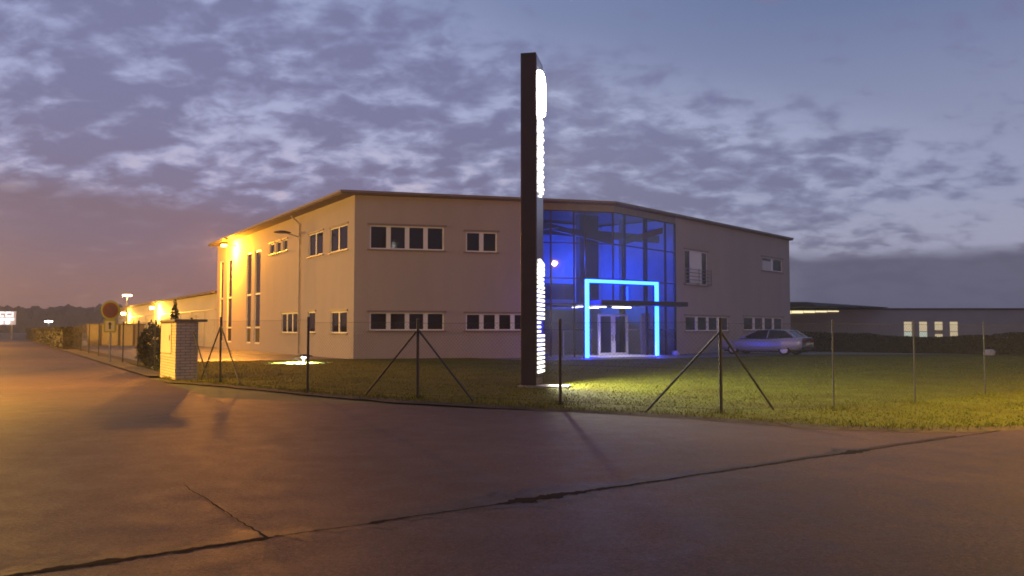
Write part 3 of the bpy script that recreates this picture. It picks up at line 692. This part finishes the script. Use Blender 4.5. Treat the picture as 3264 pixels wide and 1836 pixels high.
pole_lamp(uv(-4.6, 27.2), 7.0, 'orange street lamp across the left road from the brick pillar', M['sodium'], 2300, .35, (1, .49, .03), (.9, .5), down=13000)
pole_lamp(uv(-6.6, 46.0), 7.0, 'orange street lamp across the left road from the office corner', M['sodium'], 10500, .35, (1, .54, .13), (.9, .5))
for v_, t_ in ((82, 'third'), (118, 'fourth')): pole_lamp(uv(-6.8, v_), 7.0, 'added unseen orange street lamp, %s along the left road' % t_, M['sodium'], 15000, .35, SODIUM, (.9, .5))  # two lamps added out of view to warm the haze and far road
pole_lamp(Vector((16.0, 8.6, 0)), 8.2, 'orange street lamp beside the front road, nearest the yellow lit verge', M['sodium'], 700, .42, (1, .60, .05), (-.5, .7), down=19000)
pole_lamp(Vector((21.5, 15.6, 0)), 8.42, 'orange street lamp right of the lawn, mirrored in the atrium glass', M['sodiumright'], 4500, .30, (1, .38, .05), (-.7, -.6), down=3000)
def yard_light(P, label):
    o = empty('bollard_lamp', P, 0, label, 'bollard lamp', 'low yard lamps')
    b = MB(); b.tube((0, 0, 0), (0, 0, 1.55), .07, n=10); b.build('post', M['greypost'], o)
    b = MB(); b.lathe([(.34, 0), (.36, .03), (.1, .16), (0, .17)], (0, 0, 1.84), n=16); b.build('lamp_shade', M['steel'], o, smooth=True)
    b = MB(); b.lathe([(.07, 0), (.30, .08), (.30, .24), (.1, .28)], (0, 0, 1.55), n=16); b.build('lens', M['sodiumfar'], o, smooth=True)
    add_light('sodium_light', (0, 0, 1.4), 350, (1, .7, .3), .2, o); return o
yard_light(Vector((-51.6, 100, .02)), 'low yard lamp, the brighter left one of the pair left of the road sign')
yard_light(Vector((-50.6, 100.6, .02)), 'low yard lamp, nearer the road sign of the pair')
# garden mushroom lamp
gl = empty('garden_lamp', (-9.75, 38.3, .05), 0, 'low mushroom garden lamp lighting a white pool on the lawn', 'garden lamp')
b = MB(); b.tube((0, 0, 0), (0, 0, .22), .035, n=10); b.build('stem', M['steel'], gl)
b = MB(); b.lathe([(.06, .20), (.10, .22), (.10, .275), (.05, .282)], n=14); b.build('lens', M['gardenlens'], gl)
b = MB(); b.lathe([(.0, .285), (.40, .288), (.44, .30), (.36, .34), (.12, .39), (0, .40)], n=24); b.build('lamp_shade', M['steel'], gl, smooth=True)
add_light('white_light', (-.2, -.12, .262), 5200, (.88, 1, .82), .05, gl, spot=R(163), blend=.12)

# ------------------------------------------------------------------ low hall on the left
ha = empty('low_hall', hallP(0, 0), math.atan2(V.y, V.x), 'long low cream hall behind the office along the left yard', 'hall')
# local x = V, y = -U
b = MB(); b.box(0.3, 70, -20, 0, 0, 4.82); b.build('wall', M['hall'], ha)
b = MB(); b.box(0.2, 70.3, -20.3, .45, 4.83, 5.02); b.build('roof', M['soffit'], ha)
b = MB(); b.box(0.35, 69.9, .002, .05, 3.35, 3.43); b.build('rail_band', M['sill'], ha)
for i in range(11): b = MB(); b.box(5.2 + i * 6, 5.26 + i * 6, .002, .03, .1, 3.3); b.build('panel_joint', M['sill'], ha)
for s in (9, 22, 38, 52):
    b = MB(); b.box(s, s + 3.4, .003, .06, .05, 3.0); b.build('roller_door', M['shed'], ha)

# pale panelled shed in the yard
sh = empty('storage_shed', (-41.6, 80, .02), R(6), 'pale panelled storage shed in the yard right of the road sign', 'shed')
b = MB(); b.box(0, 4.6, 0, 2.4, 0, 2.05); b.build('wall', M['shed'], sh)
b = MB(); b.box(-.1, 4.7, -.12, 2.5, 2.052, 2.15); b.build('roof', M['cap'], sh)
for x in (1.15, 2.9, 4.3): b = MB(); b.box(x, x + .22, -.05, -.002, .02, 2.04); b.build('door_post', M['bark'], sh)

# ------------------------------------------------------------------ no-stopping sign
sg = empty('road_sign', (-19.2, 39.0, .04), 0, 'round red no parking sign with yellow green border beside the left road', 'road sign')
b = MB(); b.tube((0, .06, 0), (0, .06, 2.95), .035, n=10); b.build('pole', M['greypost'], sg)
def disc(r, y0, y1, z, m, name, parent): bb = MB(); bb.lathe([(0, 0), (r, 0), (r, y1 - y0), (0, y1 - y0)], (0, y0, z), (0, 1, 0), 32); return bb.build(name, m, parent)
disc(.46, 0, .02, 2.48, M['fluo'], 'border_plate', sg)
fc = disc(.37, -.008, -.001, 2.48, M['signred'], 'sign_face', sg)
disc(.265, -.013, -.009, 2.48, M['signblue'], 'blue_field', fc)
b = MB(); dg = Vector((-.7071, 0, .7071)); b.obox(Vector((0, -.018, 2.48)) - dg * .27 - Vector((.7071, 0, .7071)) * .035, dg * .54, (0, .004, 0), Vector((.7071, 0, .7071)) * .07); b.build('slash', M['signred'], fc)
b = MB(); b.box(-.30, .30, 0, .02, 1.42, 2.03); ep = b.build('extra_plate', M['fluo'], sg)
b = MB(); b.box(-.22, .22, -.006, -.001, 1.49, 1.97); b.build('plate_face', M['signboard'], ep)
b = MB(); b.box(-.045, .045, -.011, -.007, 1.58, 1.88); b.add([(-.11, -.011, 1.80), (.11, -.011, 1.80), (0, -.011, 1.93)], [(0, 1, 2)]); b.build('arrow', M['steel'], ep)

# ------------------------------------------------------------------ far lit billboard on the left
bb_ = empty('lit_billboard', (-80.6, 130, 0), 0, 'white glowing lettered signboard at far left above the road', 'billboard')
b = MB(); b.box(-2.6, 1.45, 0, .25, 2.35, 4.5); b.build('board', M['signglow'], bb_)
b = MB(); b.tube((-1.2, .12, 0), (-1.2, .12, 2.35), .12); b.tube((.9, .12, 0), (.9, .12, 2.35), .12); b.build('leg', M['greypost'], bb_)
b = MB()
for x in (-2.2, -1.1, -.05): b.box(x, x + .85, -.06, -.002, 4.2, 4.42); b.box(x, x + .75, -.06, -.002, 3.62, 3.82); b.box(x + .0, x + .16, -.06, -.002, 3.83, 4.19)
b.box(.95, 1.15, -.06, -.002, 3.62, 4.4); b.box(.65, .94, -.06, -.002, 3.62, 3.78)
b.build('lit_letter', M['signwhite'], bb_)
b = MB(); b.box(-2.6, 1.3, -.08, -.002, 3.26, 3.40); b.box(-2.6, 1.3, -.08, -.002, 3.05, 3.19); b.build('light_strip', M['signwhite'], bb_)
for x in (-1.75, -.7, .4):
    b = MB(); b.lathe([(0, -.30), (.2, -.26), (.36, 0), (.2, .26), (0, .30)], (x, -.25, 2.72), (0, 0, 1), 14); b.build('globe_lamp', M['signwhite'], bb_, smooth=True)

# ------------------------------------------------------------------ right hand far buildings
gh = empty('grey_hall', (26, 88, 0), 0, 'long low grey hall with four lit windows behind the dark hedge', 'hall')
b = wall_mesh(Vector((0, 0, 0)), Vector((30.6, 0, 0)), [(x, x + .98, .8, 2.5) for x in (16.2, 17.85, 19.52, 21.15)], 0, 3.72); b.box(0, 30.6, .3, 18, 0, 3.70); b.build('wall', M['greyhall'], gh)
b = MB(); b.box(-.3, 30.9, -.15, 18.3, 3.725, 3.9); b.build('roof', M['roofdark'], gh)
b = MB(); b.add([(-4, -6.5, 3.95), (4.5, -6.5, 3.95), (14.5, -.2, 3.94), (14.5, 2, 3.94), (-4, 2, 3.95), (-4, -6.5, 4.35), (3.5, -6.5, 4.35), (14.5, -.2, 4.0), (14.5, 2, 4.0), (-4, 2, 4.35)], [(4, 3, 2, 1, 0), (5, 6, 7, 8, 9), (0, 1, 6, 5), (1, 2, 7, 6), (2, 3, 8, 7), (3, 4, 9, 8), (4, 0, 5, 9)]); b.build('canopy_roof', M['roofdark'], gh)
for i in range(5):
    x = 2.9 + i * 1.28; b = MB(); b.box(x, x + 1.2, -.06, -.003, 3.30 + i * .055, 3.62); w_ = b.build('clerestory_window', M['litband'], gh)
for i, x in enumerate((16.2, 17.85, 19.52, 21.15)):
    f_ = MB(); f_.box(x, x + .06, .05, .1, .8, 2.5); f_.box(x + .92, x + .98, .05, .1, .8, 2.5); f_.box(x + .06, x + .92, .05, .1, 2.44, 2.5); f_.box(x + .06, x + .92, .05, .1, 1.36, 1.42)
    w_ = f_.build('window', M['greyhall'], gh)
    q = MB(); q.box(x + .061, x + .919, .10, .115, 1.42 + (.12 if i == 2 else 0), 2.44); q.build('lit_blind', M['litwin'], w_)
    q = MB(); q.box(x + .061, x + .919, .10, .115, .8, 1.36 if i != 2 else 1.1); q.build('lit_pane', M['litclear'] if i < 2 else M['litwin'], w_)
rb = empty('red_building', (59.5, 100, 0), 0, 'small low reddish building in orange light at the far right edge', 'building')
b = MB(); b.box(0, 14, 0, 8, 0, 3.5); b.build('wall', M['redwall'], rb)
b = MB(); b.box(-.3, 14.3, -.3, 8.3, 3.502, 3.72); b.build('roof', M['redwall'], rb)
b = MB(); b.box(.4, 13.9, -.9, -.002, 2.3, 2.42); b.build('awning', M['roofdark'], rb)
for x in (1.2, 4.6, 8.0):
    b = MB(); b.box(x, x + 2.2, -.05, -.003, 1.2, 2.1); b.build('window', M['pane'], rb)
o = empty('wall_lamp', (70.5, 96, 3.4), 0, 'orange lamp of the low reddish building past the right edge', 'wall lamp')
b = MB(); b.tube((0, 0, -3.4), (0, 0, .1), .06); b.box(-.3, .3, -.2, .2, .1, .25); b.build('housing', M['steel'], o); b = MB(); b.box(-.25, .25, -.16, .16, -.02, .098); b.build('lens', M['sodiumfar'], o)
add_light('sodium_light', (0, 0, -.3), 2200, (1, .42, .12), .2, o)

# ------------------------------------------------------------------ stones
def stone(P, s, label):
    bmx = bmesh.new(); bmesh.ops.create_icosphere(bmx, subdivisions=3, radius=1)
    for q in bmx.verts:
        n_ = 1 + .25 * mnoise.noise(q.co * 1.3 + Vector(P)); q.co = Vector((q.co.x * s * n_, q.co.y * s * .85 * n_, q.co.z * s * .7 * n_ + s * .5))
    me = bpy.data.meshes.new('stone'); bmx.to_mesh(me); bmx.free(); me.materials.append(M['stone'])
    for p in me.polygons: p.use_smooth = True
    ob = bpy.data.objects.new('stone', me); col.objects.link(ob); ob.location = P
    return tag(ob, label, 'stone', 'pale stones')
stone((9.95, 49.6, .03), .24, 'round pale stone at the foot of the right wing')
stone((28.7, 49.2, .03), .34, 'pale stone lying before the dark hedge')

# ------------------------------------------------------------------ parked car
car = empty('parked_car', (16.43, 51.93, .03), 0, 'silver notchback car parked nose to the right wing', 'car')
car.location = Vector((17.35, 49.3, .03)) + Vector((-.743, .669, 0)) * 2.68 + Vector((.669, .743, 0)) * 1.02
car.rotation_euler = (0, 0, math.atan2(.669, -.743)); car.scale = (1.26, 1.18, 1.03)
def loft(st, prof):           # st: (x, halfwidth, zbot, ztop); prof: (wfrac, zfrac)
    full = [(w, z) for w, z in prof] + [(-w, z) for w, z in reversed(prof) if w > 0]
    vs_, fs_ = [], []; k = len(full)
    for x, hw, zb, zt in st: vs_ += [(x, w * hw, zb + (zt - zb) * z) for w, z in full]
    for i in range(len(st) - 1):
        for j in range(k): fs_.append((i * k + j, i * k + (j + 1) % k, (i + 1) * k + (j + 1) % k, (i + 1) * k + j))
    fs_ += [tuple(range(k)), tuple(range((len(st) - 1) * k + k - 1, (len(st) - 1) * k - 1, -1))]
    bb = MB(); bb.add(vs_, [tuple(reversed(q)) for q in fs_]); return bb
body = loft([(-2.20, .76, .44, 1.02), (-2.15, .81, .34, 1.06), (-1.9, .84, .28, 1.07), (-1.3, .86, .24, 1.05), (-.3, .86, .20, 1.0), (.6, .86, .20, .98), (1.0, .86, .20, .96), (1.6, .84, .22, .88), (2.05, .78, .28, .78), (2.18, .68, .38, .68)],
            [(0, 0), (.80, 0), (.97, .14), (1, .40), (.985, .66), (.95, .86), (.86, .97), (.55, 1.0), (0, 1.0)]).build('body', M['carpaint'], car, smooth=True)
cut = MB()
for x in (-1.32, 1.36): cut.tube((x, -1.2, .31), (x, 1.2, .31), .37, n=28)
cuto = cut.build('arch_cut', M['dark'])
md = body.modifiers.new('arches', 'BOOLEAN'); md.object = cuto; md.operation = 'DIFFERENCE'; md.solver = 'EXACT'
bpy.context.view_layer.update()
me = bpy.data.meshes.new_from_object(body.evaluated_get(bpy.context.evaluated_depsgraph_get())); body.modifiers.clear(); body.data = me
bpy.data.objects.remove(cuto)
if not me.materials: me.materials.append(M['carpaint'])
gb, gt = [(-1.95, .74), (-1.2, .80), (.2, .80), (1.02, .76)], None
gh_ = MB()      # greenhouse
base = [(-1.86, .72, 1.05), (1.02, .74, .96)]; top = [(-1.36, .60, 1.45), (.10, .60, 1.47)]
vs_ = []
for s in (1, -1): vs_ += [(base[0][0], s * base[0][1], base[0][2]), (base[1][0], s * base[1][1], base[1][2]), (top[1][0], s * top[1][1], top[1][2]), (top[0][0], s * top[0][1], top[0][2]), (-.5, s * .80, 1.0), (-.5, s * .62, 1.50)]
gh_.add(vs_, [(0, 4, 5, 3), (4, 1, 2, 5), (6, 9, 11, 10), (10, 11, 8, 7), (1, 7, 8, 2), (0, 3, 9, 6)])
gh_.build('cabin_window', M['carglass'], car)
rf = MB(); rf.add([(-1.40, .61, 1.445), (-.5, .64, 1.50), (.16, .62, 1.465), (.16, -.62, 1.465), (-.5, -.64, 1.50), (-1.40, -.61, 1.445), (-1.34, .45, 1.49), (-.5, .48, 1.535), (.1, .45, 1.505), (.1, -.45, 1.505), (-.5, -.48, 1.535), (-1.34, -.45, 1.49)],
       [(0, 1, 7, 6), (1, 2, 8, 7), (6, 7, 10, 11), (7, 8, 9, 10), (11, 10, 4, 5), (10, 9, 3, 4), (0, 6, 11, 5), (2, 3, 9, 8)]); rf.build('roof_panel', M['carpaint'], car, smooth=True)
pl = MB()
for s in (1, -1):
    pl.tube((-1.86, s * .73, 1.05), (-1.38, s * .61, 1.45), .06, n=6); pl.tube((1.02, s * .75, .96), (.14, s * .61, 1.465), .035, n=6); pl.tube((-.45, s * .81, 1.0), (-.5, s * .63, 1.49), .03, n=6)
pl.build('pillar', M['carpaint'], car)
for s in (1, -1):
    b = MB(); b.box(.62, .80, s * .84 if s > 0 else -1.0, s * .84 + .16 if s > 0 else -.84, .98, 1.10); b.build('wing_mirror', M['carpaint'], car, bevel=.03)
    b = MB(); b.box(-2.215, -2.13, s * .48 - .20, s * .48 + .20, .74, .92); b.build('tail_light', M['red'], car, bevel=.015)
    b = MB(); b.box(2.10, 2.19, s * .48 - .16, s * .48 + .16, .58, .70); b.build('headlight', M['plate'], car, bevel=.015)
b = MB(); b.box(-2.24, -2.205, -.24, .24, .60, .71); b.build('number_plate', M['plate'], car)
b = MB(); b.box(-2.0, 1.95, -.58, .58, .17, .80); b.build('underbody', M['tyre'], car)
b = MB(); b.box(-2.27, -2.0, -.76, .76, .36, .52); b.build('bumper', M['steel'], car, bevel=.04)
wh = None
for x in (-1.32, 1.36):
    for s in (1, -1):
        if wh is None:
            wh = empty('wheel', (0, 0, 0)); wh.parent = car
            b = MB(); b.lathe([(.19, -.09), (.28, -.095), (.305, -.06), (.305, .06), (.28, .095), (.19, .09)], (0, 0, 0), (0, 1, 0), 28); b.build('tyre', M['tyre'], wh, smooth=True)
            b = MB(); b.lathe([(0, .07), (.06, .085), (.17, .075), (.20, .09), (.20, -.09)], (0, 0, 0), (0, 1, 0), 24); b.build('rim', M['rim'], wh)
            w_ = wh
        else: w_ = copy_tree(wh, car)
        w_.location = (x, s * .745, .305); w_.rotation_euler = (0, 0, 0 if s > 0 else math.pi)

# ------------------------------------------------------------------ interior glow of the atrium (lit blue in the photograph)
add_light('atrium_light', W(5.0, 5.4, 5.2), 520, (.02, .12, 1.0), .3)
add_light('atrium_light', W(.8, 3.3, 5.8), 230, (.02, .12, 1.0), .3)
add_light('vestibule_light', W(2.7, .35, 2.85), 260, (1, .9, .72), .3, None, spot=R(125))

# ------------------------------------------------------------------ dusk sky
world = bpy.data.worlds.new('World'); scene.world = world; world.use_nodes = True
nt = world.node_tree; bg = nt.nodes['Background']
class X:
    def __init__(s, k): s.k = k
def S(op, *a, clamp=False):
    n = nt.nodes.new('ShaderNodeMath'); n.operation = op; n.use_clamp = clamp
    for i, q in enumerate(a):
        if isinstance(q, (int, float)): n.inputs[i].default_value = q
        else: nt.links.new(q, n.inputs[i])
    return n.outputs[0]
def sm(a, b_, x):
    n = nt.nodes.new('ShaderNodeMapRange'); n.interpolation_type = 'SMOOTHSTEP'; n.inputs[1].default_value = a; n.inputs[2].default_value = b_; n.inputs[3].default_value = 0; n.inputs[4].default_value = 1
    if a > b_: n.inputs[1].default_value, n.inputs[2].default_value, n.inputs[3].default_value, n.inputs[4].default_value = b_, a, 1, 0
    nt.links.new(x, n.inputs[0]); return n.outputs[0]
def mix(f, a, b_, mode='MIX'):
    n = nt.nodes.new('ShaderNodeMix'); n.data_type = 'RGBA'; n.blend_type = mode
    if isinstance(f, (int, float)): n.inputs[0].default_value = f
    else: nt.links.new(f, n.inputs[0])
    for i, q in ((6, a), (7, b_)):
        if isinstance(q, tuple): n.inputs[i].default_value = (*q, 1)
        else: nt.links.new(q, n.inputs[i])
    return n.outputs[2]
def nz(vec, scale, detail=6, rough=.55, dist=0.0):
    n = nt.nodes.new('ShaderNodeTexNoise'); n.inputs['Scale'].default_value = scale; n.inputs['Detail'].default_value = detail; n.inputs['Roughness'].default_value = rough; n.inputs['Distortion'].default_value = dist
    nt.links.new(vec, n.inputs['Vector']); return n.outputs['Fac']
def comb(x, y, z=0.0):
    n = nt.nodes.new('ShaderNodeCombineXYZ')
    for i, q in enumerate((x, y, z)):
        if isinstance(q, (int, float)): n.inputs[i].default_value = q
        else: nt.links.new(q, n.inputs[i])
    return n.outputs[0]
tc = nt.nodes.new('ShaderNodeTexCoord'); sp_ = nt.nodes.new('ShaderNodeSeparateXYZ'); nt.links.new(tc.outputs['Generated'], sp_.inputs[0])
dx, dy, dz = sp_.outputs
el = S('ARCSINE', S('MAXIMUM', dz, 0.0)); az = S('ARCTAN2', dx, dy)
lr = sm(-.50, .42, az)
low = mix(lr, (.215, .125, .165), (.205, .190, .250))
midc = mix(lr, (.305, .325, .520), (.240, .270, .415))
high = mix(lr, (.265, .305, .500), (.120, .165, .315))
base = mix(sm(.03, .17, el), low, midc)
base = mix(sm(.20, .40, el), base, high)
# cloud layer on a flat sheet overhead, so that it narrows towards the horizon
inv = S('DIVIDE', 1.0, S('ADD', S('MAXIMUM', dz, 0.0), .36))
px = S('MULTIPLY', dx, inv); py = S('MULTIPLY', dy, inv)
qy = S('ADD', py, -.5)
rr_ = S('SQRT', S('ADD', S('MULTIPLY', px, px), S('MULTIPLY', qy, qy)))
th_ = S('ARCTAN2', px, qy)
pv = comb(S('MULTIPLY', th_, 3.6), S('MULTIPLY', rr_, 5.0), 1.7)
pv2 = comb(S('MULTIPLY', px, .8), S('MULTIPLY', py, 1.0), 2.0)
n1 = nz(pv2, 4.0, 5, .5, .1); n2 = nz(pv, 2.2, 6, .55, .2); n3 = nz(pv2, 15.0, 7, .54, .2)
den = S('ADD', S('MULTIPLY', n1, .33), S('ADD', S('MULTIPLY', n2, .14), S('MULTIPLY', n3, .53)))
lim_ = S('ADD', .30, S('MULTIPLY', az, -.30))
cov = S('ADD', S('MULTIPLY', sm(.07, -.07, S('SUBTRACT', el, lim_)), .105), -.075)
cov = S('ADD', cov, S('MULTIPLY', S('MULTIPLY', sm(.17, .11, el), sm(.05, .25, az)), -.10))
dc = S('ADD', den, cov)
gap = S('MULTIPLY', S('MULTIPLY', sm(-.52, -.25, az), sm(.08, -.10, az)), S('MULTIPLY', sm(.12, .16, el), sm(.25, .19, el)))
dc = S('SUBTRACT', dc, S('MULTIPLY', gap, .030))
mix_el = S('SUBTRACT', .85, S('MULTIPLY', sm(.18, .32, el), .40))
infield = sm(.10, -.04, S('SUBTRACT', el, lim_))
cl = sm(.435, .570, dc)
edge = S('MULTIPLY', sm(.50, .38, dc), infield)
clc = mix(lr, (.155, .140, .235), (.148, .155, .260))
clc = mix(sm(.12, .28, el), clc, (.158, .168, .308))
hi = mix(sm(.26, .12, el), (.420, .465, .680), mix(sm(-.15, .20, az), (.560, .470, .560), (.330, .345, .480)))
sky = mix(S('MULTIPLY', edge, mix_el), base, hi)
sky = mix(S('MULTIPLY', cl, .9), sky, clc)
# low cloud banks: slate blue on the right, brownish mauve on the left
wv = S('MULTIPLY', S('ADD', nz(comb(S('MULTIPLY', az, 3.0), S('MULTIPLY', el, 14.0), 5.0), 1.6, 5), -.5), .03)
elw = S('ADD', el, wv)
bankR = S('MULTIPLY', sm(.094, .076, elw), sm(.20, .36, az))
sky = mix(S('MULTIPLY', bankR, .92), sky, (.092, .094, .150))
lim = S('ADD', .112, S('MULTIPLY', az, -.09))
bankL = S('MULTIPLY', sm(.018, -.022, S('SUBTRACT', elw, lim)), sm(-.02, -.20, az))
sky = mix(S('MULTIPLY', bankL, .85), sky, mix(sm(.12, .0, el), (.165, .125, .180), (.245, .125, .095)))
# the physical dusk sky adds its own faint gradient
st = nt.nodes.new('ShaderNodeTexSky'); st.sky_type = 'NISHITA'; st.sun_disc = False; st.sun_elevation = R(1.0); st.sun_rotation = R(-12); st.air_density = 1.5; st.dust_density = 2.0
fin = mix(1.0, sky, mix(1.0, st.outputs[0], (.004, .004, .004), 'MULTIPLY'), 'ADD')
fin = mix(S('MULTIPLY', sm(.10, -.55, dy), .50), fin, (.060, .045, .095))
fin = mix(S('MULTIPLY', sm(.55, .95, dz), .45), fin, (.06, .07, .13))
fin = mix(sm(0.0, -.06, dz), fin, (.05, .04, .04))
nt.links.new(fin, bg.inputs[0]); bg.inputs[1].default_value = 1.08

sun = bpy.data.lights.new('sun', 'SUN'); sun.energy = .02; sun.angle = R(20); sun.color = (1, .8, .75)
so = bpy.data.objects.new('sun', sun); col.objects.link(so); so.rotation_euler = (R(86), 0, R(12 + 180))

# ------------------------------------------------------------------ evening haze
HZ = True
if HZ:
    b = MB(); b.box(-480, 480, -60, 470, -1.2, 18.0)
    m, n_t, bs_ = new_mat('evening_haze'); n_t.nodes.remove(bs_)
    pvn = n_t.nodes.new('ShaderNodeVolumePrincipled'); pvn.inputs['Density'].default_value = .0007; pvn.inputs['Color'].default_value = (.92, .92, .95, 1); pvn.inputs['Anisotropy'].default_value = .25
    n_t.links.new(pvn.outputs[0], n_t.nodes['Material Output'].inputs['Volume'])
    tag(b.build('haze', m), 'thin evening haze over the whole site', 'haze', kind='stuff')

# ------------------------------------------------------------------ camera and render settings
cam = bpy.data.cameras.new('camera'); cam.sensor_width = 36; cam.lens = 36 * 2052 / 2576; cam.clip_end = 4000; cam.clip_start = .05
co = bpy.data.objects.new('camera', cam); col.objects.link(co); co.location = (0, 0, 1.6); co.rotation_euler = (R(90 + 2.915), 0, 0)
scene.camera = co
vs_ = scene.view_settings; vs_.view_transform = 'Standard'; vs_.look = 'None'; vs_.gamma = 1; vs_.exposure = 0
cy = scene.cycles; cy.use_denoising = True; cy.max_bounces = 8; cy.diffuse_bounces = 3; cy.glossy_bounces = 4; cy.transparent_max_bounces = 16; cy.volume_bounces = 0
cy.sample_clamp_indirect = 8.0; cy.use_light_tree = True; cy.filter_width = 1.75
